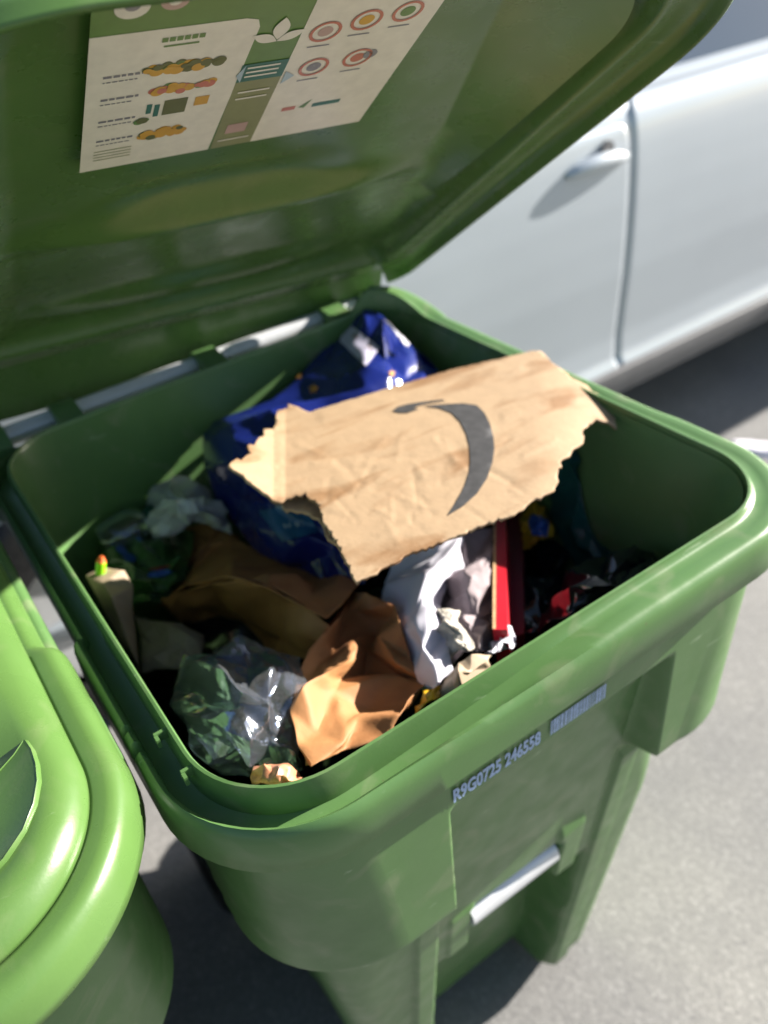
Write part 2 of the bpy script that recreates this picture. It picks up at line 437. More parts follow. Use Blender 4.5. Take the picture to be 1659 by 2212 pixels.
gp = obj('grip_pad', v, f, M_lid, left_lid)
bm_ = bmesh.new(); bm_.from_mesh(gp.data); bmesh.ops.recalc_face_normals(bm_, faces=bm_.faces); bm_.to_mesh(gp.data); bm_.free(); sharp(gp, 50)
INV = LIDM.inverted()
mb = MB(); a = [Vector((x, .013, .027)) for x in (-.03, .645)]; b = [INV @ (LIDM @ q+Vector((0, .042, -.106))) for q in a]
dn = Vector((0, .002, .004)); mb.add([a[0], a[1], b[1], b[0], a[0]+dn, a[1]+dn, b[1]+dn, b[0]+dn], [(0,1,2,3),(7,6,5,4),(0,4,5,1),(1,5,6,2),(2,6,7,3),(3,7,4,0)])
mb.build('hinge_strip', M_lid, main_lid, smooth=False)
for a in (.06, .20, .39, .58):
    mb = MB(); mb.box((a, -.020, .030), (.026, .026, .026)); mb.build('stop_tab', M_lid, main_lid, smooth=False)

# instruction label inside the raised lid
def make_label(parent):
    cols = [(.70,.66,.57), (.10,.21,.05), (.02,.14,.10), (.48,.15,.10), (.20,.20,.22), (.55,.30,.03), (.10,.12,.03), (.22,.235,.10), (.45,.30,.26), (.35,.46,.52)]
    mats = [mat('label_ink', c, .35, 0, 90, .06) for c in cols]
    a0, a1, u0, u1 = .148, .405, .512, .785
    Z = .0405; lay = [0]
    mb = MB()
    def wz(a, u): return Z
    def pol(pts, mi, lv):
        mb.add([(a, -u, Z-.0005-.00025*lv) for a, u in pts], [tuple(range(len(pts)))], mi)
    def rect(a, u, w, h, mi, lv): pol([(a,u),(a+w,u),(a+w,u+h),(a,u+h)], mi, lv)
    def disc(a, u, r, mi, lv, r2=0, sx=1.0):
        n = 20
        if r2 == 0: pol([(a+sx*r*math.cos(2*math.pi*k/n), u+r*math.sin(2*math.pi*k/n)) for k in range(n)], mi, lv)
        else:
            for k in range(n):
                q0, q1 = 2*math.pi*k/n, 2*math.pi*(k+1)/n
                pol([(a+sx*r*math.cos(q0), u+r*math.sin(q0)), (a+sx*r*math.cos(q1), u+r*math.sin(q1)), (a+sx*r2*math.cos(q1), u+r2*math.sin(q1)), (a+sx*r2*math.cos(q0), u+r2*math.sin(q0))], mi, lv)
    def txt(s, a, u, size, mi, lv, xs=1):
        v, f = text_mesh(s, size, xs); mb.add([(a+p, -(u+q), Z-.0005-.00025*lv) for p, q in v], f, mi)
    rect(a0, u0, a1-a0, u1-u0, 1, 0)
    # left card, right card
    c = .012; top = .705
    pol([(a0,u0),(.258,u0),(.262,top-c),(.259,top-.003),(.250,top),(a0,top)], 0, 1)
    pol([(.297,u0),(a1,u0),(a1,top+.045),(.310,top+.045),(.300,top+.04),(.297,top+.03)], 0, 1)
    rect(.260, u0, .037, .11, 7, 1); rect(.260, .622, .037, .024, 2, 2); pol([(.258,.632),(.263,.646),(.263,.622)], 9, 3); pol([(.299,.628),(.308,.620),(.299,.610)], 9, 3)
    rect(.268, .537, .018, .016, 8, 2)
    for k in range(3): rect(.265, .628+.006*k, .026, .0022, 0, 3)
    for k in range(2): rect(.265, .595+.010*k, .026, .0022, 0, 3)
    rect(.264, .525, .028, .002, 0, 3)
    # leaf emblem
    def leaf(a, u, ang, s):
        pts = []
        for k in range(13):
            t = k/12; pts.append((t, .23*math.sin(math.pi*t)))
        for k in range(11, 0, -1):
            t = k/12; pts.append((t, -.23*math.sin(math.pi*t)))
        ca, sa = math.cos(ang), math.sin(ang)
        pol([(a+s*(p*ca-q*sa), u+s*(p*sa+q*ca)) for p, q in pts], 0, 3)
    leaf(.279, .675, R(90), .026); leaf(.279, .673, R(28), .022); leaf(.279, .673, R(152), .022)
    txt('ORGANICS', .235, .730, .026, 0, 3)
    disc(.172, .732, .011, 0, 3); disc(.198, .734, .009, 8, 3); disc(.172, .734, .005, 4, 4); disc(.198, .734, .004, 0, 4)
    # rows of food on the left card
    for k in range(6): rect(.195+.005*k, .690, .004, .005, 1, 2)
    rect(.197, .684, .024, .002, 1, 2)
    rnd = random.Random(5)
    def pile(a, u, w, h, mis, n):
        for _ in range(n):
            t = rnd.uniform(-1, 1); disc(a+w/2*t, u+rnd.uniform(-.5, .5)*h*(1-t*t*.7), rnd.uniform(.0025, .005), rnd.choice(mis), 2+rnd.random()*2)
    pile(.214, .658, .055, .010, (5, 6, 6, 1, 5), 46); pile(.218, .629, .045, .011, (5, 3, 5, 1), 36)
    rect(.207, .590, .018, .022, 6, 2); rect(.231, .597, .011, .013, 5, 2); rect(.194, .596, .004, .014, 2, 2); rect(.200, .590, .004, .018, 2, 2); pile(.193, .586, .012, .004, (6, 1), 8)
    pile(.212, .561, .034, .013, (5, 5, 6), 34)
    for u in (.655, .625, .593, .562):
        x = .159
        while x < .186:
            ww = rnd.uniform(.002, .006); rect(x, u, ww, .0028, 4, 2); x += ww+.0012
        x = .159
        while x < .182:
            ww = rnd.uniform(.0015, .004); rect(x, u-.006, ww, .0014, 4, 2); x += ww+.001
    for k in range(4): rect(.158, .530+.005*k, .03, .0012, 7, 2)
    # right card
    for k in range(3): rect(.318+.022*k, .728, .017, .006, 3, 2)
    for a, u, ci in ((.316,.676,8), (.346,.684,5), (.378,.688,1), (.322,.628,4), (.358,.632,3)):
        disc(a, u, .0125, 3, 3, .0100, 1.0); disc(a, u, .006, ci, 2)
        rect(a-.009, u-.019, .018, .0016, 4, 2)
    disc(.368, .635, .006, 4, 3)
    rect(.313, .561, .012, .006, 3, 2); leaf_pts = [(.328,.563),(.338,.575),(.334,.561)]; pol(leaf_pts, 1, 2); rect(.341, .560, .026, .006, 2, 2)
    # strips of clear tape
    o = obj('label', mb.v, mb.f, None, parent, False, mats, mb.i)
    return o
make_label(main_lid)

# ------------------------------------------------------------------ parked car
M_paint = mat('pale_silver_paint', (.395, .435, .475), .28, .15, 3, .03, coat=.6)
M_sill = mat('grey_sill', (.11, .11, .115), .5, 0, 20, .1)
M_glass = mat('dark_car_glass', (.05, .07, .10), .06, 0, spec=.8)
def make_car():
    root = thing('parked_car', (1.5, 2.05, 0), 'pale silver car parked behind the open cart, side door and handle showing', 'car')
    off = Vector((1.5, 2.05, 0))
    Y = 1.2; MID = 2.05
    X0, X1 = -.75, 4.05
    def plan(x):                              # how far the flank is pulled in towards the ends
        e = 0
        if x < .2: e = .32*((.2-x)/.95)**2.2
        if x > 3.2: e = .28*((x-3.2)/.85)**2.2
        return e
    side = [(.235,.10),(.245,.035),(.262,.020),(.30,.006),(.322,.000),(.330,.004),(.345,.018),(.42,.020),(.52,.012),(.62,.003),(.72,-.001),(.82,-.002),(.90,.000),(.96,.004),(1.01,.012),(1.045,.026),(1.07,.050),(1.083,.075),(1.09,.10)]
    xs = np.linspace(X0, X1, 73)
    rings = []
    for x in xs:
        e = plan(x); lo = .12*max(0, (.0-x)/.75)**2+.10*max(0, (x-3.4)/.65)**2
        r = [(x, Y+e+d+.008, z+lo*(1-z)) for z, d in side]
        r += [(x, 2*MID-q[1], q[2]) for q in reversed(r)]
        rings.append([tuple(Vector(q)-off) for q in r])
    v, f = loft(rings); n = len(rings[0]); k = len(rings)-1
    f += [tuple(range(n)), tuple(k*n+j for j in range(n))[::-1]]
    body = obj('body', v, f, M_paint, root); sharp(body, 45)
    # door skins stand a little proud of the body, with the gap between them
    def door(name, x0, x1, z1, flip=False):
        nx, nz = 60, 46; v = []; f = []; r = .05
        zz = np.linspace(.262, z1, nz)
        dz = [s[0] for s in side]; dd = [s[1] for s in side]
        for z in zz:
            a, b = x0, x1
            t = z-(z1-r)
            if t > 0:
                ins = r-math.sqrt(max(r*r-t*t, 0)); b -= ins; a += ins
            for i in range(nx):
                q = i/(nx-1); x = a+(b-a)*(.5-.5*math.cos(math.pi*q))
                ed = min(x-a, b-x, (z1-z)*1.2)
                ind = .006*(1-float(smooth01(ed, 0, .010)))
                y = Y+plan(x)+float(np.interp(z, dz, dd))+ind
                v.append(tuple(Vector((x, y, z))-off))
        for j in range(nz-1):
            for i in range(nx-1): f.append((j*nx+i, j*nx+i+1, (j+1)*nx+i+1, (j+1)*nx+i))
        o = obj(name, v, f, M_paint, root); solid(o, .007, -1); return o
    d1 = door('door', .62, 1.727, 1.022); d2 = door('door', 1.739, 2.86, 1.075)
    def handle(x, z, par):
        # scooped dish behind a bar shaped grip, keyhole beside it
        mb = MB(); n = 24; v = []; f = []
        for j, (s, d) in enumerate(((1, -.0015), (.86, .004), (.5, .012), (.05, .014))):
            for k in range(n):
                a = 2*math.pi*k/n; v.append(Vector((x+.085*s*math.cos(a), Y-.002+d, z-.008+.036*s*math.sin(a)))-off)
        for j in range(3):
            for k in range(n): f.append((j*n+k, j*n+(k+1)%n, (j+1)*n+(k+1)%n, (j+1)*n+k))
        f.append(tuple(3*n+k for k in range(n)))
        mb = MB(); path = []; rs = []
        for k in range(15):
            t = k/14; path.append(Vector((x-.105+.215*t, Y-.002-.007*math.sin(math.pi*min(1, max(0, t))), z+.012*math.sin(math.pi*t)))-off); rs.append(.007+.014*math.sin(math.pi*t)**.5)
        mb.tube(path, rs, 14)
        h = mb.build('handle', M_paint, par)
        mb = MB(); mb.tube([Vector((x+.035, Y-.006, z+.035))-off, Vector((x+.035, Y+.004, z+.035))-off], .020, 18); mb.build('keyhole_cover', M_sill, par)
    handle(1.60, .935, d1); handle(2.72, .95, d2)
    # sill
    mb = MB(); n = 40; sec = [(.225,.06),(.215,.03),(.232,.004),(.262,-.004),(.300,-.012),(.318,-.010),(.326,.006)]
    rr = [[tuple(Vector((x, Y+plan(x)+d, z))-off) for z, d in sec] for x in np.linspace(.45, 2.9, n)]
    v, f = loft(rr, close=False); s = obj('sill', v, f, M_sill, root); sharp(s, 40); solid(s, .004, -1)
    # greenhouse
    gs = [(1.085,.085),(1.10,.092),(1.28,.175),(1.44,.265),(1.475,.31),(1.49,.40)]
    rr = []
    for x, k, sh in ((.15,0,.0),(.55,.45,0),(1.05,.9,0),(1.6,1,0),(2.4,1,0),(3.0,.92,0),(3.45,.45,0),(3.8,0,0)):
        r = [(x, Y+d*max(k,.35)+.02, 1.085+(z-1.085)*k) for z, d in gs]
        r += [(x, 2*MID-q[1], q[2]) for q in reversed(r)]
        rr.append([tuple(Vector(q)-off) for q in r])
    v, f = loft(rr, close=False); n = len(rr[0])
    ix = [0 if (i % (n-1)) in (0,1,2,n-2,n-3,n-4) else 1 for i in range(len(f))]
    g = obj('windows', v, f, None, root, True, [M_glass, M_paint], ix)
    for x in (1.69, 2.80):
        mb = MB(); mb.tube([Vector((x, Y+.098, 1.09))-off, Vector((x+.03, Y+.27, 1.44))-off], .022, 8); mb.build('window_pillar', M_black, root)
    for x in (.12, 3.28):
        for y in (Y+.10, 2*MID-Y-.10):
            v = []; f = []; n = 36; prof = [(.20,-.10),(.30,-.105),(.325,-.08),(.33,0),(.325,.08),(.30,.105),(.20,.10)]; K = len(prof)
            for k in range(n):
                a = 2*math.pi*k/n
                for rr_, d in prof: v.append(Vector((x+rr_*math.cos(a), y+d, .33+rr_*math.sin(a)))-off)
            for k in range(n):
                for j in range(K-1): f.append((k*K+j, ((k+1)%n)*K+j, ((k+1)%n)*K+j+1, k*K+j+1))
            w = obj('wheel', v, f, M_black, root)
            mb = MB(); mb.tube([Vector((x, y-.07, .33))-off, Vector((x, y+.07, .33))-off], .2, 28); mb.build('rim', M_metal, w)
    return root
make_car()

# ------------------------------------------------------------------ rubbish
def catmull(G, nu, nv):
    """smooth surface through a grid of control points"""
    G = np.array(G, float)
    def interp(A, n):
        m_ = len(A); A2 = np.concatenate([[2*A[0]-A[1]], A, [2*A[-1]-A[-2]]])
        out = []
        for t in np.linspace(0, m_-1, n):
            i = min(int(t), m_-2); q = t-i
            p0, p1, p2, p3 = A2[i], A2[i+1], A2[i+2], A2[i+3]
            out.append(.5*((2*p1)+(-p0+p2)*q+(2*p0-5*p1+4*p2-p3)*q*q+(-p0+3*p1-3*p2+p3)*q**3))
        return np.array(out)
    G = interp(G, nu); G = np.swapaxes(interp(np.swapaxes(G, 0, 1), nv), 0, 1)
    return G
def tri(x): return np.abs((x % 1.0)*2-1)*2-1
def crease(Pt, scale, seed, oct=4):
    """sharp crumple folds: triangle waves in random directions, warped"""
    rn = np.random.RandomState(seed); h = np.zeros(len(Pt)); a = 1.0; fr = scale
    wp = np.array([noise.noise_vector(Vector(p*scale*.5+seed)) for p in Pt])*.18/scale*2.0
    for o in range(oct):
        for k in range(2):
            d = rn.normal(size=3); d /= np.linalg.norm(d)
            h += a*tri((Pt+wp)@d*fr+rn.rand())
        a *= .5; fr *= 1.9
    return h/3.0
def soft(Pt, scale, seed):
    return np.array([noise.fractal(Vector(p*scale+seed*3.1), .8, 2.0, 4) for p in Pt])
BVH = {}
def inside(p):
    """keep a point of the rubbish within the walls of the cart"""
    p = Vector(p); t = H-p.z
    if t < .004 or p.y > .9 or p.x > .9: return p
    x0, x1, y0, y1 = .10*t+.006, .610-inset(t), .30*t+.006, .692-.09*t; r = .08
    cx_ = min(max(p.x, x0+r), x1-r); cy_ = min(max(p.y, y0+r), y1-r); d = math.hypot(p.x-cx_, p.y-cy_)
    if d > r: p.x = cx_+(p.x-cx_)*r/d; p.y = cy_+(p.y-cy_)*r/d
    return p
def crumple(name, rows, mt, parent=None, amp=.008, cell=.02, seed=1, thick=.0008, fine=.25, sub=1, edge=.0015, deg=14, loc=None, flat=False, soften=1):
    """creased sheet: straight folds between scattered high and low points, on a smooth carrier surface"""
    G = [[P(*c) for c in r] for r in rows]; nu, nv = 60, 60
    Q = catmull(G, nu, nv)
    N = np.cross(np.gradient(Q, axis=0), np.gradient(Q, axis=1)); N /= (np.linalg.norm(N, axis=2, keepdims=True)+1e-9)
    if N[:, :, 2].mean() < 0: N = -N
    Lu = np.linalg.norm(np.diff(Q, axis=0), axis=2).sum(0).mean(); Lv = np.linalg.norm(np.diff(Q, axis=1), axis=2).sum(1).mean()
    rn = np.random.RandomState(seed)
    def at(u, v):
        fu = min(max(u/Lu, 0), 1)*(nu-1); fv = min(max(v/Lv, 0), 1)*(nv-1); i = min(int(fu), nu-2); j = min(int(fv), nv-2); a = fu-i; b = fv-j
        w = ((1-a)*(1-b), a*(1-b), (1-a)*b, a*b)
        return sum(k*q for k, q in zip(w, (Q[i,j], Q[i+1,j], Q[i,j+1], Q[i+1,j+1]))), sum(k*q for k, q in zip(w, (N[i,j], N[i+1,j], N[i,j+1], N[i+1,j+1])))
    pts = []; n1 = max(2, int(Lu/cell)); n2 = max(2, int(Lv/cell))
    for k in range(n1): pts += [(Lu*(k+rn.uniform(-.3, .3)*(k > 0))/n1, 0), (Lu*(k+1-rn.uniform(-.3, .3)*(k < n1-1))/n1, Lv)]
    for k in range(n2): pts += [(Lu, Lv*(k+rn.uniform(-.3, .3)*(k > 0))/n2), (0, Lv*(k+1-rn.uniform(-.3, .3)*(k < n2-1))/n2)]
    nb = len(pts); tries = 0
    while tries < 4000:
        q = (rn.uniform(0, Lu), rn.uniform(0, Lv)); tries += 1
        if min((q[0]-p[0])**2+(q[1]-p[1])**2 for p in pts) > (cell*rn.uniform(.45, 1.0))**2: pts.append(q)
    vv, ee, ff, _, _, _ = delaunay_2d_cdt([Vector(p) for p in pts], [], [], 0, 1e-6)
    V = []
    for i, p in enumerate(vv):
        b, n = at(p.x, p.y); on = p.x < 1e-5 or p.y < 1e-5 or p.x > Lu-1e-5 or p.y > Lv-1e-5
        a = (1 if rn.rand() < .5 else -1)*rn.uniform(.35, 1)
        q = b+n*(a*amp*(.5 if on else 1))
        if on: q = q+rn.normal(size=3)*edge
        V.append(q)
    bm = bmesh.new(); bv = [bm.verts.new(Vector(q)) for q in V]
    for fc in ff:
        try: bm.faces.new([bv[k] for k in fc])
        except ValueError: pass
    bmesh.ops.recalc_face_normals(bm, faces=bm.faces)
    if sum(fc.normal.z for fc in bm.faces) < 0: bmesh.ops.reverse_faces(bm, faces=bm.faces)
    for _ in range(sub):
        old = set(bm.verts); bmesh.ops.subdivide_edges(bm, edges=bm.edges[:], cuts=1, use_grid_fill=True)
        for w in bm.verts:
            if w not in old: w.co += Vector(rn.normal(size=3))*amp*fine*.35
        fine *= .55
    for _ in range(soften): bmesh.ops.smooth_vert(bm, verts=[w for w in bm.verts if not w.is_boundary], factor=.5, use_axis_x=True, use_axis_y=True, use_axis_z=True)
    bmesh.ops.triangulate(bm, faces=bm.faces)
    for w in bm.verts: w.co += noise.noise_vector(w.co*70)*amp*.05
    bm.verts.index_update()
    vs = [tuple(inside(w.co)) for w in bm.verts]; fs = [tuple(w.index for w in fc.verts) for fc in bm.faces]; bm.free()
    p0 = Vector(np.mean(vs, axis=0)); org = Vector(parent.location) if parent else p0
    o = obj(name, [Vector(q)-org for q in vs], fs, mt, parent, not flat)
    if not parent: o.location = p0
    if not flat: sharp(o, deg)
    solid(o, thick, -1)
    BVH[o.name] = BVHTree.FromPolygons(vs, fs)
    return o
def sheet(name, rows, mt, parent=None, amp=.006, scale=14, seed=1, kind='crease', res=46, thick=.0012, ragged=0, smooth=True):
    G = [[P(*c) for c in r] for r in rows]
    nu = max(8, int(res*(len(rows)-1)/3)); nv = max(8, int(res*(len(rows[0])-1)/3))
    Q = catmull(G, nu, nv)
    du = np.gradient(Q, axis=0); dv = np.gradient(Q, axis=1)
    N = np.cross(du, dv); N /= (np.linalg.norm(N, axis=2, keepdims=True)+1e-9)
    if N[:, :, 2].mean() < 0: N = -N
    F = Q.reshape(-1, 3)
    h = crease(F, scale, seed) if kind == 'crease' else soft(F, scale, seed) if kind == 'soft' else crease(F, scale, seed)*.5+soft(F, scale*.8, seed)*.8
    Q = Q+N*(h*amp).reshape(nu, nv, 1)
    if ragged:
        rn = np.random.RandomState(seed+9)
        for e, ax in ((0, 0), (-1, 0), (0, 1), (-1, 1)):
            if ax == 0: Q[e] += rn.normal(size=(nv, 3))*ragged
            else: Q[:, e] += rn.normal(size=(nu, 3))*ragged
    v = np.array([inside(q) for q in Q.reshape(-1, 3)]); f = []
    for i in range(nu-1):
        for j in range(nv-1):
            q = (i*nv+j, (i+1)*nv+j, (i+1)*nv+j+1, i*nv+j+1)
            f.append(q)
    p0 = Vector(v.mean(axis=0))
    a, b, c = Vector(v[f[0][0]]), Vector(v[f[0][1]]), Vector(v[f[0][2]])
    org = parent.location if parent else p0
    o = obj(name, [Vector(q)-Vector(org) for q in v], f, mt, parent, smooth)
    if not parent: o.location = p0
    if smooth: sharp(o, 38)
    # face upwards
    if np.mean([pl.normal.z for pl in o.data.polygons]) < 0: o.data.flip_normals()
    solid(o, thick, -1)
    BVH[o.name] = BVHTree.FromPolygons([tuple(q) for q in v], f)
    return o
def decal(name, polys, host, mats, off=.0015, dens=6):
    """printed marks that follow the surface they are on"""
    bv = BVH[host.name]; mb = MB()
    base = host.location if not host.parent else host.parent.location
    for pts, mi in polys:
        pts = np.array(pts, float)
        mn, mx = pts.min(0), pts.max(0); st = max((mx-mn).max()/14, 1.5)
        pv = [Vector(p) for p in densify(pts, st)]; nb = len(pv)
        for gx in np.arange(mn[0]+st/2, mx[0], st):
            for gy in np.arange(mn[1]+st/2, mx[1], st): pv.append(Vector((gx, gy)))
        vv, ee, ff, _, _, _ = delaunay_2d_cdt(pv, [], [list(range(nb))], 1, 1e-4)
        out = []
        okf = set()
        for i, q in enumerate(vv):
            d = Vector(ray(q.x, q.y)).normalized(); hit = bv.ray_cast(Vector(CAM), d)
            if hit[0] is None: out.append(None); continue
            n = hit[1] if hit[1].dot(d) < 0 else -hit[1]
            out.append(hit[0]+n*off-base)
        keep = [i for i, q in enumerate(out) if q is not None]; re = {k: j for j, k in enumerate(keep)}
        mb.add([out[i] for i in keep], [tuple(re[i] for i in fc) for fc in ff if all(i in re for i in fc)], mi)
    o = obj(name, mb.v, mb.f, None, host, True, mats, mb.i)
    if host.parent: pass
    return o
def densify(pts, st):
    out = []
    for i in range(len(pts)):
        a, b = pts[i], pts[(i+1) % len(pts)]; n = max(1, int(np.linalg.norm(b-a)/st))
        for k in range(n): out.append(tuple(a+(b-a)*k/n))
    return out
def ragged_poly(pts, st, amt, seed):
    rn = np.random.RandomState(seed); q = np.array(densify(np.array(pts, float), st)); return q+rn.normal(size=q.shape)*amt
def flat_piece(name, pts, plane, mt, parent=None, wrinkle=.0012, scale=26, seed=2, thick=.003, step=9, extra=None, loc=None):
    """torn sheet of board with a traced outline lying on a tilted plane z = c + ax x + ay y"""
    c, ax, ay = plane
    def on(px, py):
        d = ray(px, py); k = (c+H+ax*CAM[0]+ay*CAM[1]-CAM[2])/(d[2]-ax*d[0]-ay*d[1]); return CAM+d*k
    pts = np.array(pts, float); nb = len(pts); pv = [Vector(p) for p in pts]
    mn, mx = pts.min(0), pts.max(0); rn = np.random.RandomState(seed)
    for gx in np.arange(mn[0], mx[0], step):
        for gy in np.arange(mn[1], mx[1], step): pv.append(Vector((gx+rn.rand()*2, gy+rn.rand()*2)))
    vv, ee, ff, _, _, _ = delaunay_2d_cdt(pv, [], [list(range(nb))], 1, 1e-4)
    Q = np.array([on(q.x, q.y) for q in vv])
    Q[:, 2] += crease(Q, scale, seed)*wrinkle+soft(Q, 6, seed)*wrinkle*2.5
    if extra is not None:
        for i, q in enumerate(vv): Q[i, 2] += extra(q.x, q.y)
    p0 = Vector(loc) if loc is not None else Vector(Q.mean(axis=0))
    faces = [tuple(fc) for fc in ff]
    o = obj(name, [Vector(q)-p0 for q in Q], faces, mt, parent)
    if not parent: o.location = p0
    if np.mean([pl.normal.z for pl in o.data.polygons]) < 0: o.data.flip_normals()
    sharp(o, 40); solid(o, thick, -1)
    BVH[o.name] = BVHTree.FromPolygons([tuple(q) for q in Q], faces)
    return o

def stained_card(name, col, stain, sc=7):
    M = mat(name, col, .75, 0, None, bump=.10, bump_scale=160); n = M.node_tree; b = n.nodes['Principled BSDF']; L = n.links
    tc = n.nodes.new('ShaderNodeTexCoord')
    def nz(scale, d, vec, dist=0):
        t = n.nodes.new('ShaderNodeTexNoise'); t.inputs['Scale'].default_value = scale; t.inputs['Detail'].default_value = d; t.inputs['Distortion'].default_value = dist; L.new(vec, t.inputs['Vector']); return t
    mp = n.nodes.new('ShaderNodeMapping'); mp.inputs['Scale'].default_value = (1, 3.2, 1); mp.inputs['Rotation'].default_value = (0, 0, R(-8)); L.new(tc.outputs['Object'], mp.inputs['Vector'])
    r = n.nodes.new('ShaderNodeValToRGB'); e = r.color_ramp.elements; e[0].position = .50; e[0].color = (*col, 1); e[1].position = .66; e[1].color = (*stain, 1)
    L.new(nz(sc, 9, mp.outputs['Vector'], .6).outputs['Fac'], r.inputs['Fac'])
    r2 = n.nodes.new('ShaderNodeValToRGB'); e = r2.color_ramp.elements; e[0].position = .3; e[0].color = (.93, .925, .92, 1); e[1].position = .7; e[1].color = (1.05, 1.05, 1.05, 1)
    L.new(nz(55, 6, tc.outputs['Object']).outputs['Fac'], r2.inputs['Fac'])
    mx = n.nodes.new('ShaderNodeMix'); mx.data_type = 'RGBA'; mx.blend_type = 'MULTIPLY'; mx.inputs[0].default_value = 1
    L.new(r.outputs['Color'], mx.inputs[6]); L.new(r2.outputs['Color'], mx.inputs[7]); L.new(mx.outputs[2], b.inputs['Base Color'])
    return M
M_card = stained_card('stained_cardboard', (.32, .22, .128), (.20, .105, .042))
M_ink = mat('dark_print', (.035, .034, .036), .6, 0, 90, .35)
M_kraft = stained_card('kraft_paper', (.32, .145, .050), (.24, .09, .026), 5)
M_kraft.node_tree.nodes['Principled BSDF'].inputs['Roughness'].default_value = .7
M_tan = stained_card('tan_paper', (.33, .25, .17), (.25, .18, .115))
M_grey = stained_card('grey_card', (.26, .22, .19), (.16, .13, .11))
M_blue = mat('navy_film', (.008, .016, .13), .22, 0, 12, .25, .1, 40, .6)
M_teal = mat('dark_green_film', (.010, .075, .065), .35, 0, 14, .5, .1, 40)
M_blk = mat('black_film', (.008, .009, .012), .14, 0, 12, .3, .1, 60, .7)
M_wht = mat('white_film', (.74, .72, .80), .6, 0, 20, .04, trans=.25)
M_rag = mat('grey_rag', (.40, .37, .32), .9, 0, 60, .15, .4, 140)
M_mauve = mat('mauve_tissue', (.21, .17, .18), .8, 0, 20, .25, .3, 90)
M_red = mat('red_card', (.45, .010, .022), .4, 0, 20, .1)
M_redd = mat('shaded_red_card', (.13, .004, .016), .4, 0, 20, .15)  # the red card again, the shade on the flap put into its colour
M_kedge = mat('raw_board_edge', (.42, .26, .13), .8, 0, 90, .2)
M_gold = mat('gold_print', (.45, .22, .04), .5, 0, 60, .2)
M_lil = mat('pale_sticker', (.50, .48, .62), .45, 0, 60, .06)
M_cyan = mat('teal_print', (.012, .075, .17), .35, 0, 40, .3)
M_pale = mat('pale_print', (.32, .38, .42), .5, 0, 60, .4)
M_yel = mat('yellow_film', (.55, .33, .02), .3, 0, 22, .3)
M_pack = mat('dark_green_pack', (.025, .075, .022), .3, 0, 24, .5)
M_blut = mat('blue_print', (.03, .10, .42), .4, 0, 30, .2)
M_neon = mat('lime_cap', (.28, .70, .01), .4, 0, 30, .1)
M_org = mat('orange_tip', (.75, .16, .04), .4, 0, 30, .1)
def film(name, tint, gloss, rough=.08, milk=0.0):
    M = bpy.data.materials.new(name); M.use_nodes = True; n = M.node_tree; n.nodes.clear(); L = n.links
    out = n.nodes.new('ShaderNodeOutputMaterial'); tr = n.nodes.new('ShaderNodeBsdfTransparent'); tr.inputs['Color'].default_value = (*tint, 1)
    gl = n.nodes.new('ShaderNodeBsdfGlossy'); gl.inputs['Roughness'].default_value = rough; gl.inputs['Color'].default_value = (.82, .88, 1.0, 1)
    fr = n.nodes.new('ShaderNodeFresnel'); fr.inputs['IOR'].default_value = 1.5
    ad = n.nodes.new('ShaderNodeMath'); ad.operation = 'MULTIPLY_ADD'; ad.inputs[1].default_value = .6; ad.inputs[2].default_value = gloss; L.new(fr.outputs[0], ad.inputs[0])
    mx = n.nodes.new('ShaderNodeMixShader'); L.new(ad.outputs[0], mx.inputs['Fac']); L.new(tr.outputs[0], mx.inputs[1]); L.new(gl.outputs[0], mx.inputs[2])
    last = mx
    if milk:
        df = n.nodes.new('ShaderNodeBsdfDiffuse'); df.inputs['Color'].default_value = (.7, .72, .74, 1)
        m2 = n.nodes.new('ShaderNodeMixShader'); m2.inputs['Fac'].default_value = milk; L.new(mx.outputs[0], m2.inputs[1]); L.new(df.outputs[0], m2.inputs[2]); last = m2
    tx = n.nodes.new('ShaderNodeTexCoord'); nz = n.nodes.new('ShaderNodeTexNoise'); nz.inputs['Scale'].default_value = 60; nz.inputs['Detail'].default_value = 4; L.new(tx.outputs['Object'], nz.inputs['Vector'])
    bp = n.nodes.new('ShaderNodeBump'); bp.inputs['Strength'].default_value = .25; bp.inputs['Distance'].default_value = .004; L.new(nz.outputs['Fac'], bp.inputs['Height']); L.new(bp.outputs['Normal'], gl.inputs['Normal'])
    L.new(last.outputs[0], out.inputs['Surface']); return M
M_clear = film('clear_film', (.78, .80, .83), .05, .10, .03)
M_milky = film('milky_film', (.75, .80, .82), .12, .15, .55)

# torn cardboard on top
plane = (.034, -.055, .03)
out = [(503,1042),(512,1030),(530,1020),(545,1000),(538,985),(555,975),(560,960),(575,952),(572,940),(585,930),(595,915),(600,895),(612,885),(622,870),(645,878),(668,890),(740,868),(860,832),(980,797),(1080,775),(1150,757),(1165,760),(1185,772),(1215,800),(1260,820),(1300,838),(1325,862),(1335,893),(1318,890),(1300,886),(1272,900),(1262,915),(1258,945),(1235,970),(1210,990),(1205,1035),(1195,1060),(1150,1080),(1130,1098),(1110,1110),(1040,1135),(960,1165),(900,1190),(850,1210),(820,1232),(795,1245),(770,1255),(755,1230),(738,1195),(722,1160),(700,1128),(688,1090),(660,1068),(640,1075),(600,1088),(560,1070),(530,1058)]
op = np.array(out, float)
rag = []
rn = np.random.RandomState(4)
for i, q in enumerate(densify(op, 9)):
    q = np.array(q); straight = (q[1] < 895 and 660 < q[0] < 1160)
    rag.append(q+rn.normal(size=2)*(.5 if straight else 2.6))
FOLDS = [(690,980,640,960,.0005,5), (1090,900,1240,850,.0010,9), (1130,985,1200,950,.0008,6), (700,900,1120,800,.0010,12), (940,950,1030,1040,.0006,8)]
rf = np.random.RandomState(12)
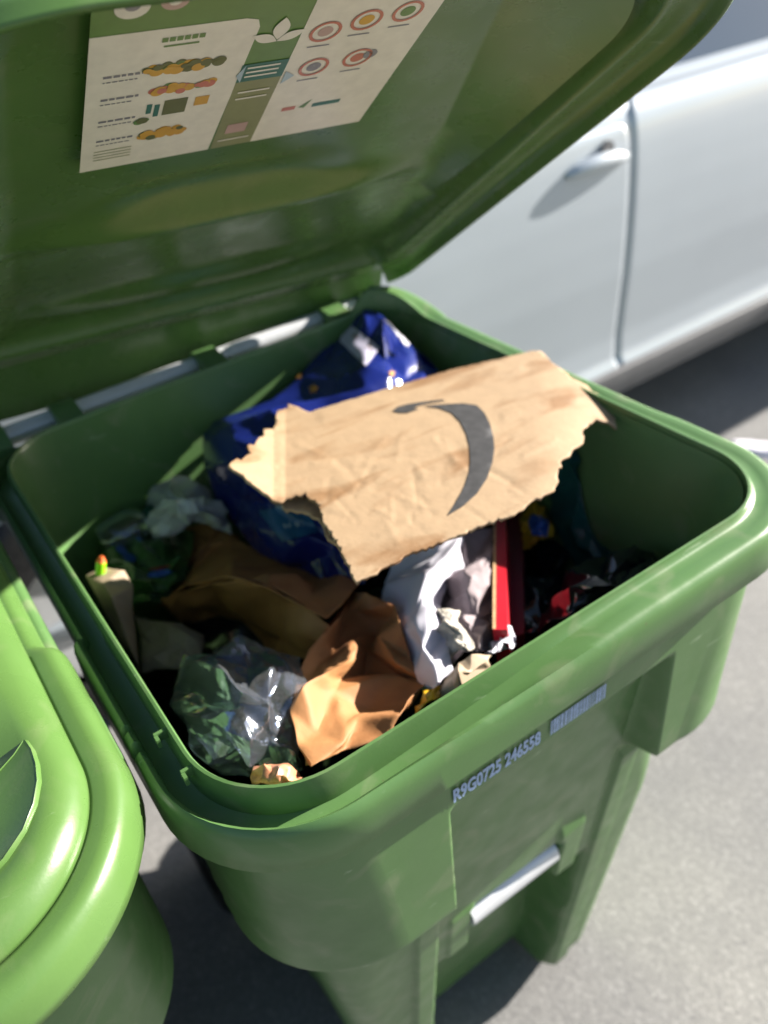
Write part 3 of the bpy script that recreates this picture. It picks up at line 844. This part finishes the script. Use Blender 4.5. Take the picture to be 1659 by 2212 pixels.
for _ in range(46):
    cx_, cy_ = rf.uniform(680, 1120), rf.uniform(960, 1150); an_ = rf.uniform(0, math.pi); l_ = rf.uniform(12, 55)
    FOLDS.append((cx_-l_*math.cos(an_), cy_-l_*math.sin(an_), cx_+l_*math.cos(an_), cy_+l_*math.sin(an_), rf.choice((-1, 1))*rf.uniform(.0002, .0006), rf.uniform(4, 9)))
def flap(px, py):
    e = 0
    if px < 603: e += (603-px)*.00022
    if abs(px-603) < 8: e += .0012
    for (x0, y0, x1, y1, hh, ww) in FOLDS:
        dx, dy = x1-x0, y1-y0; L = math.hypot(dx, dy); t = max(0, min(1, ((px-x0)*dx+(py-y0)*dy)/L/L)); d = math.hypot(px-x0-t*dx, py-y0-t*dy)
        e += hh*math.exp(-(d/ww)**2)
    if px > 1150: e -= ((px-1150)/180)**2*.018
    return e
card = flat_piece('torn_cardboard', rag, plane, M_card, wrinkle=.00006, seed=3, extra=flap, step=5)
tag(card, 'torn tan cardboard with a dark curved arrow, lying on top of the rubbish', 'cardboard')
arrow = [(848,889),(858,880),(880,874),(905,870),(955,864),(962,866),(925,872),(905,877),(893,882),(905,884),(880,893),(862,893)]
arrow2 = [(915,878),(960,874),(1000,872),(1030,876),(1046,892),(1058,915),(1066,945),(1068,970),(1064,1000),(1052,1035),(1030,1068),(1000,1095),(966,1115),(982,1090),(998,1062),(1010,1032),(1016,1000),(1014,965),(1007,938),(994,912),(975,893),(950,883)]
decal('printed_arrow', [(arrow, 0), (arrow2, 0)], card, [M_ink], .0008)
ply = flat_piece('torn_ply', ragged_poly([(596,1076),(690,1072),(705,1100),(735,1140),(762,1190),(772,1225),(752,1218),(728,1180),(700,1150),(690,1122),(660,1108),(612,1102)], 8, 2, 6), (.020, -.055, .03), M_kedge, card, seed=8, loc=card.location)

# blue bag
bag = crumple('blue_bag', [
 [(782,672,.004),(812,680,.004),(852,712,-.004),(905,768,-.03)],
 [(700,745,-.03),(780,765,-.004),(860,785,-.012),(945,802,-.06)],
 [(600,868,-.06),(720,850,-.025),(850,850,-.02),(965,838,-.06)],
 [(440,908,-.075),(560,890,-.012),(700,950,-.03),(900,950,-.05)],
 [(448,1010,-.12),(540,985,-.03),(650,1020,-.045),(800,1030,-.06)],
 [(478,1100,-.165),(560,1070,-.085),(660,1100,-.085),(790,1130,-.10)],
 [(560,1210,-.20),(620,1185,-.13),(700,1180,-.115),(790,1200,-.12)],
 [(640,1262,-.21),(680,1265,-.165),(740,1265,-.15),(790,1262,-.15)]], M_blue, amp=.010, cell=.060, seed=11, deg=22, sub=3, fine=.16, thick=.001)
tag(bag, 'large shiny navy blue plastic bag with gold stars, under the torn cardboard', 'plastic bag')
def star(cx, cy, r):
    return [(cx+r*(1 if k % 2 == 0 else .5)*math.cos(math.pi*k/5-.3), cy+r*(1 if k % 2 == 0 else .5)*math.sin(math.pi*k/5-.3)) for k in range(10)]
for c in ((678,841,12), (646,812,9), (846,808,8)): decal('star_print', [(star(*c), 0)], bag, [M_gold])
decal('sticker', [([(756,701),(821,753),(791,792),(729,732)], 0), ([(768,716),(812,752),(803,764),(759,728)], 1)], bag, [M_lil, M_mauve])
decal('printed_panel', [([(560,1105),(655,1085),(690,1150),(612,1170)], 0), ([(598,1092),(652,1086),(655,1094),(604,1104)], 1)]+[([(612+k*9,1134-k),(618+k*9,1126-k),(623+k*9,1136-k),(617+k*9,1144-k)], 1) for k in range(5)], bag, [M_cyan, M_pale])
edge = sheet('torn_edge', [[(828,688,.006),(845,702,.006),(862,720,.003),(885,742,-.003)],[(832,696,.004),(848,712,.004),(864,732,.002),(880,748,-.003)]], M_wht, bag, amp=.003, scale=60, seed=3, res=24)
edge.parent = bag; 

# brown paper bag
pb = thing('paper_bag', tuple(P(640,1380,-.12)), 'big crumpled brown kraft paper bag in the middle of the open cart', 'paper bag')
crumple('bag_top', [
 [(470,1148,-.20),(560,1185,-.18),(660,1235,-.16),(775,1272,-.14)],
 [(440,1190,-.19),(520,1200,-.15),(640,1250,-.12),(765,1290,-.115)],
 [(390,1250,-.19),(480,1228,-.12),(600,1262,-.085),(740,1310,-.09)],
 [(335,1302,-.185),(440,1258,-.115),(575,1262,-.07),(705,1350,-.08)]], M_kraft, pb, amp=.014, cell=.075, seed=21, sub=3, fine=.12, deg=30, soften=3)
crumple('bag_mouth', [
 [(335,1304,-.187),(440,1260,-.117),(575,1264,-.072),(705,1352,-.082)],
 [(345,1315,-.20),(450,1300,-.17),(585,1310,-.15),(690,1390,-.105)],
 [(380,1335,-.25),(470,1340,-.25),(590,1370,-.22),(680,1410,-.12)],
 [(400,1350,-.28),(490,1375,-.29),(600,1410,-.25),(672,1428,-.10)]], M_kraft, pb, amp=.012, cell=.07, seed=23, sub=3, fine=.12, deg=30, soften=3)
crumple('bag_side', [
 [(760,1275,-.14),(800,1282,-.085),(850,1310,-.085),(892,1385,-.11)],
 [(700,1365,-.085),(770,1335,-.125),(830,1355,-.095),(897,1415,-.085)],
 [(650,1440,-.08),(720,1425,-.085),(795,1425,-.13),(905,1470,-.085)],
 [(606,1505,-.065),(690,1490,-.06),(775,1470,-.10),(908,1510,-.10)],
 [(635,1585,-.065),(690,1570,-.05),(770,1540,-.085),(868,1555,-.06)],
 [(655,1655,-.07),(695,1660,-.05),(745,1640,-.07),(830,1597,-.06)]], M_kraft, pb, amp=.014, cell=.055, seed=31, sub=3, fine=.14, deg=30, soften=2)

# clear crumpled film
cl = crumple('clear_film', [
 [(405,1425,-.11),(470,1392,-.075),(560,1385,-.065),(640,1430,-.09)],
 [(362,1485,-.105),(450,1470,-.045),(550,1460,-.035),(658,1500,-.075)],
 [(382,1560,-.10),(460,1540,-.05),(560,1540,-.03),(655,1570,-.07)],
 [(432,1625,-.085),(500,1610,-.05),(570,1610,-.045),(650,1625,-.07)],
 [(470,1660,-.10),(540,1688,-.095),(600,1688,-.092),(655,1668,-.088)]], M_clear, amp=.015, cell=.040, seed=33, sub=3, fine=.2, thick=.0004, deg=30, soften=1)
tag(cl, 'crumpled clear plastic film beside the brown paper in the near left corner', 'plastic film')
cl2 = crumple('clear_film', [
 [(400,1450,-.13),(470,1430,-.12),(560,1430,-.11),(640,1470,-.12)],
 [(390,1540,-.13),(470,1530,-.10),(560,1520,-.09),(640,1550,-.11)],
 [(450,1620,-.11),(520,1610,-.09),(590,1610,-.09),(640,1620,-.10)]], M_clear, cl, amp=.014, cell=.040, seed=38, sub=3, fine=.2, thick=.0004, deg=30, soften=1)
def fix_parent(o, par):
    o.parent = par
# white bag, rag, tissue
o = crumple('white_bag', [
 [(868,1195,-.12),(930,1175,-.085),(985,1155,-.085),(1005,1180,-.11)],
 [(828,1258,-.13),(890,1235,-.08),(955,1215,-.075),(1015,1235,-.11)],
 [(842,1330,-.12),(890,1310,-.07),(935,1275,-.075),(965,1270,-.11)],
 [(885,1410,-.11),(920,1395,-.065),(948,1375,-.07),(965,1375,-.105)],
 [(905,1488,-.10),(940,1482,-.068),(968,1462,-.07),(990,1445,-.10)]], M_wht, amp=.009, cell=.045, seed=44, sub=3, deg=70, fine=.14, soften=3)
tag(o, 'thin white plastic bag hanging in folds between brown paper and red carton', 'plastic bag')
o = crumple('grey_rag', [
 [(915,1345,-.09),(950,1312,-.065),(985,1325,-.075)],
 [(935,1385,-.085),(968,1350,-.055),(1000,1362,-.07)],
 [(975,1425,-.085),(1000,1395,-.055),(1020,1405,-.075)]], M_rag, amp=.006, cell=.016, seed=43, sub=3, deg=90, fine=.25, thick=.003)
tag(o, 'small pale grey crumpled rag next to the white plastic bag', 'rag')
o = crumple('mauve_tissue', [
 [(950,1230,-.14),(1005,1165,-.11),(1066,1140,-.12)],
 [(935,1300,-.13),(1000,1250,-.085),(1066,1230,-.105)],
 [(950,1360,-.12),(1010,1320,-.075),(1066,1320,-.10)],
 [(985,1430,-.11),(1030,1405,-.075),(1066,1392,-.095)]], M_mauve, amp=.012, cell=.032, seed=47, sub=3, deg=80, fine=.16, thick=.002)
tag(o, 'dull mauve crumpled tissue left of the red carton', 'tissue')
o = crumple('paper_scrap', [
 [(1060,1360,-.10),(1090,1352,-.085),(1122,1372,-.10)],
 [(1058,1385,-.10),(1085,1385,-.07),(1115,1390,-.10)],
 [(1040,1420,-.10),(1062,1412,-.07),(1090,1405,-.09)]], M_wht, amp=.006, cell=.014, seed=49, sub=1)
tag(o, 'small white paper scrap at the near end of the red carton', 'paper scrap')
# red carton
def carton():
    root = thing('red_carton', tuple(P(1080,1240,-.15)), 'narrow red carton with a raw brown edge standing among the rubbish', 'carton')
    o = Vector(root.location)
    fl, fr, nl, nr = [Vector(P(*c)) for c in ((1066,1118,-.12),(1092,1118,-.12),(1064,1360,-.065),(1096,1360,-.065))]
    dn = Vector((.01, .0, -.13))
    mb = MB(); mb.add([p-o for p in (fl, fr, nr, nl, fl+dn, fr+dn, nr+dn, nl+dn)], [(0,3,2,1),(4,5,6,7),(1,2,6,5),(3,7,6,2),(0,1,5,4)], 0)
    ed = (fr-fl)*.22; up = Vector((0,0,.0012))
    mb.add([p-o+up for p in (fl, nl, nl+ed, fl+ed)], [(0,1,2,3)], 1); mb.add([p-o for p in (fl, fl+dn, nl+dn, nl)], [(0,1,2,3)], 1)
    mb.build('box', None, root, False, [M_red, M_kedge])
    a, b, c, d = [Vector(P(*k)) for k in ((1096,1110,-.19),(1128,1100,-.19),(1132,1368,-.135),(1098,1378,-.135))]
    mb = MB(); dn = Vector((.005,0,-.10)); 
    mb.add([p-o for p in (a,b,c,d,a+dn,b+dn,c+dn,d+dn)], [(0,3,2,1),(4,5,6,7),(1,2,6,5),(3,7,6,2),(0,1,5,4),(0,4,7,3)]); mb.build('flap', M_redd, root, False)
carton()
# right hand side bags
o = crumple('black_bag', [
 [(1235,1240,-.15),(1300,1207,-.13),(1380,1192,-.13),(1425,1200,-.17)],
 [(1180,1300,-.14),(1260,1265,-.075),(1340,1235,-.075),(1422,1212,-.13)],
 [(1150,1365,-.13),(1220,1335,-.085),(1300,1292,-.085),(1400,1232,-.11)]], M_blk, amp=.014, cell=.042, seed=53, sub=3, deg=40, fine=.16)
tag(o, 'shiny black plastic bag against the near right wall of the cart', 'plastic bag')
o = crumple('dark_green_bag', [
 [(1265,895,-.07),(1295,890,-.05),(1325,910,-.09)],
 [(1215,1005,-.12),(1250,995,-.075),(1285,1000,-.13)],
 [(1205,1085,-.16),(1258,1060,-.115),(1305,1085,-.19)],
 [(1235,1180,-.20),(1300,1150,-.16),(1375,1190,-.23)],
 [(1265,1240,-.22),(1310,1212,-.18),(1385,1228,-.21)]], M_teal, amp=.012, cell=.045, seed=57, sub=3, deg=40, fine=.12)
tag(o, 'dark green plastic bag hanging below the right tip of the cardboard', 'plastic bag')
o = crumple('snack_packet', [
 [(1118,1120,-.19),(1150,1085,-.165),(1195,1075,-.18)],
 [(1122,1150,-.18),(1160,1120,-.15),(1200,1120,-.18)],
 [(1130,1190,-.19),(1160,1170,-.165),(1195,1160,-.19)]], M_yel, amp=.008, cell=.02, seed=59, sub=1)
tag(o, 'yellow snack packet with blue print, in shade right of the red carton', 'packet')
decal('blue_print', [([(1150,1110),(1185,1125),(1180,1160),(1150,1155),(1142,1130)], 0)], o, [M_blut])
o = crumple('dark_bag', [
 [(1110,1110,-.26),(1250,1080,-.26),(1420,1090,-.30),(1500,1050,-.33)],
 [(1100,1230,-.24),(1200,1200,-.21),(1320,1180,-.27),(1440,1160,-.30)],
 [(1110,1340,-.20),(1180,1290,-.18),(1260,1270,-.22),(1350,1240,-.24)],
 [(1130,1390,-.16),(1170,1350,-.14),(1230,1330,-.17),(1300,1300,-.2)]], M_blk, amp=.02, cell=.05, seed=61, sub=3, deg=40, fine=.15)
tag(o, 'dull black bag lying deep in shade at the right of the cart', 'plastic bag')
# near front lip
o = crumple('brown_scrap', [
 [(945,1480,-.075),(985,1430,-.055),(1058,1415,-.065)],
 [(950,1500,-.065),(1000,1455,-.045),(1060,1428,-.055)],
 [(955,1515,-.075),(1000,1480,-.06),(1055,1440,-.07)]], M_tan, amp=.008, cell=.03, seed=63, sub=2, fine=.1)
tag(o, 'small tan paper scrap tucked behind the middle of the front lip', 'paper scrap')
o = crumple('orange_wrapper', [
 [(895,1530,-.08),(925,1490,-.065),(955,1478,-.075)],
 [(895,1545,-.075),(925,1515,-.06),(955,1500,-.07)]], M_yel, amp=.005, cell=.014, seed=65, sub=1)
tag(o, 'orange yellow wrapper showing just behind the front lip', 'wrapper')
M_nood = mat('noodle_print', (.50, .22, .12), .35, 0, 55, .7)
o = crumple('snack_wrapper', [
 [(538,1665,-.065),(575,1645,-.05),(625,1655,-.05),(652,1672,-.065)],
 [(538,1680,-.06),(575,1668,-.04),(620,1672,-.04),(648,1684,-.055)],
 [(545,1694,-.065),(580,1692,-.05),(615,1692,-.05),(640,1688,-.06)]], M_nood, amp=.005, cell=.014, seed=67, sub=2, deg=24)
tag(o, 'pinkish snack wrapper at the rounded near corner of the front lip', 'wrapper')
# back left corner
o = crumple('tan_carton', [
 [(186,1246,-.11),(226,1226,-.105),(266,1236,-.11)],
 [(200,1274,-.105),(240,1262,-.095),(288,1262,-.12)],
 [(222,1330,-.14),(258,1340,-.13),(292,1350,-.16)],
 [(262,1400,-.17),(285,1430,-.17),(300,1455,-.20)]], M_tan, amp=.006, cell=.05, seed=71, sub=3, fine=.07)
tag(o, 'folded tan paper sack standing against the left wall of the cart', 'paper sack')
o = crumple('grey_card', [
 [(285,1330,-.22),(350,1340,-.19),(440,1370,-.2)],
 [(300,1400,-.2),(370,1380,-.17),(440,1400,-.18)],
 [(310,1450,-.2),(370,1440,-.18),(420,1440,-.19)]], M_grey, amp=.007, cell=.035, seed=73, sub=2)
tag(o, 'dark grey brown piece of card in shade below the brown paper bag', 'card')
o = crumple('green_packet', [
 [(215,1180,-.20),(260,1150,-.18),(330,1140,-.18),(420,1150,-.2)],
 [(215,1225,-.19),(270,1200,-.155),(340,1210,-.155),(410,1210,-.18)],
 [(250,1270,-.19),(300,1260,-.155),(360,1255,-.16),(400,1245,-.19)],
 [(275,1310,-.2),(310,1300,-.17),(350,1300,-.18),(380,1285,-.2)]], M_pack, amp=.012, cell=.034, seed=75, sub=3, deg=40, fine=.15)
tag(o, 'dark green snack packet with blue lettering by the left wall', 'packet')
def blob(cx, cy, rx, ry, ang=0, n=14):
    return [(cx+rx*math.cos(2*math.pi*k/n)*math.cos(ang)-ry*math.sin(2*math.pi*k/n)*math.sin(ang), cy+rx*math.cos(2*math.pi*k/n)*math.sin(ang)+ry*math.sin(2*math.pi*k/n)*math.cos(ang)) for k in range(n)]
for b_ in (blob(238,1168,14,9,.7), blob(262,1190,14,8,.7), blob(280,1206,16,9,.3), blob(345,1240,28,7,-.15), blob(300,1160,12,5,1.2)): decal('blue_print', [(b_, 0)], o, [M_blut])
decal('red_print', [(blob(345,1228,26,3,-.15), 0)], o, [M_redd])
o = crumple('milky_bag', [
 [(318,1060,-.16),(350,1028,-.13),(395,1035,-.13),(440,1060,-.16)],
 [(310,1095,-.15),(350,1065,-.10),(410,1065,-.10),(475,1085,-.15)],
 [(322,1140,-.16),(370,1110,-.12),(430,1100,-.12),(490,1120,-.16)],
 [(345,1165,-.18),(390,1145,-.16),(440,1130,-.16),(500,1150,-.19)]], M_milky, amp=.014, cell=.034, seed=77, sub=3, deg=50, fine=.2, thick=.0005)
tag(o, 'milky translucent plastic bag crumpled at the back left', 'plastic bag')
def bottle():
    root = thing('plastic_bottle', tuple(P(290,1165,-.165)), 'clear plastic bottle with a dark teal cap below the milky bag', 'bottle')
    o = Vector(root.location); a = Vector(P(225,1180,-.17)); b = Vector(P(345,1105,-.15)); d = (b-a)
    mb = MB(); mb.tube([a+d*t-o for t in (0, .03, .1, .55, .7, .8, .82)], [.012, .026, .03, .03, .022, .012, .012], 20); mb.build('shell', M_clear, root)
    mb = MB(); mb.tube([a+d*.80-o, a+d*.95-o], .016, 18); mb.build('cap', M_teal, root)
bottle()
def stick():
    root = thing('lime_marker', tuple(P(216,1215,-.10)), 'tiny lime green stub with an orange tip beside the tan sack', 'marker')
    o = Vector(root.location); a = Vector(P(217,1240,-.105)); b = Vector(P(219,1203,-.085)); d = b-a
    mb = MB(); mb.tube([a-o, a+d*.7-o], .006, 12); mb.build('barrel', M_neon, root)
    mb = MB(); mb.tube([a+d*.7-o, b-o], [.006, .003], 12); mb.build('tip', M_org, root)
stick()
o = crumple('brown_sheet', [
 [(380,1150,-.22),(440,1130,-.2),(520,1150,-.22)],
 [(370,1200,-.22),(440,1170,-.19),(520,1190,-.21)],
 [(380,1240,-.23),(440,1210,-.21),(510,1230,-.22)]], M_kraft, amp=.010, cell=.05, seed=79, sub=3, fine=.08)
tag(o, 'dim brown paper sheet behind the mouth of the paper bag', 'paper')
# a layer of older rubbish bags underneath
for k, (cx, cy, rx, ry, z, sd_, lab) in enumerate(((.20, .50, .16, .17, -.40, 81, 'black bag of older rubbish under the snack packets at the back left'), (.43, .48, .15, .17, -.42, 83, 'black bag of older rubbish under the dark green bag at the right'), (.30, .30, .20, .14, -.36, 85, 'black bag of older rubbish under the brown paper bag'))):
    bm = bmesh.new(); bmesh.ops.create_icosphere(bm, subdivisions=4, radius=1)
    for v_ in bm.verts:
        p = v_.co.copy(); h = 1+.16*noise.fractal(p*2.2+Vector((sd_, 0, 0)), 1, 2, 4)
        v_.co = Vector((p.x*rx*h, p.y*ry*h, p.z*.16*h))
    me = bpy.data.meshes.new('rubbish_bag'); bm.to_mesh(me); bm.free(); me.materials.append(M_blk)
    for pl in me.polygons: pl.use_smooth = True
    o = bpy.data.objects.new('rubbish_bag', me); COL.objects.link(o); o.location = (cx, cy, H+z); tag(o, lab, 'rubbish bag', 'rubbish bags deep in the cart')

# ------------------------------------------------------------------ unseen third cart, added beyond the right edge for its shadow, and litter
def dup(root, loc, label, rz=0):
    r = root.copy(); COL.objects.link(r); r.location = loc; r.rotation_euler = (0, 0, rz); r['label'] = label
    for ch in list(root.children):
        c = ch.copy(); COL.objects.link(c); c.parent = r
        for g in ch.children:
            q = g.copy(); COL.objects.link(q); q.parent = c
    return r
third = dup(left, (4.22, .80, 0), 'unseen closed green cart, added to cast the shadow beside the parked car')
o = sheet('paper_litter', [
 [(1566,958,-1.0),(1600,948,-.99),(1665,958,-1.0)],
 [(1575,972,-1.0),(1610,968,-.985),(1670,975,-1.0)],
 [(1600,990,-1.02),(1640,992,-1.02),(1680,995,-1.02)]], M_wht, amp=.01, scale=10, seed=91, res=24)
tag(o, 'white crumpled paper lying on the ground beyond the right wall of the cart', 'paper litter')
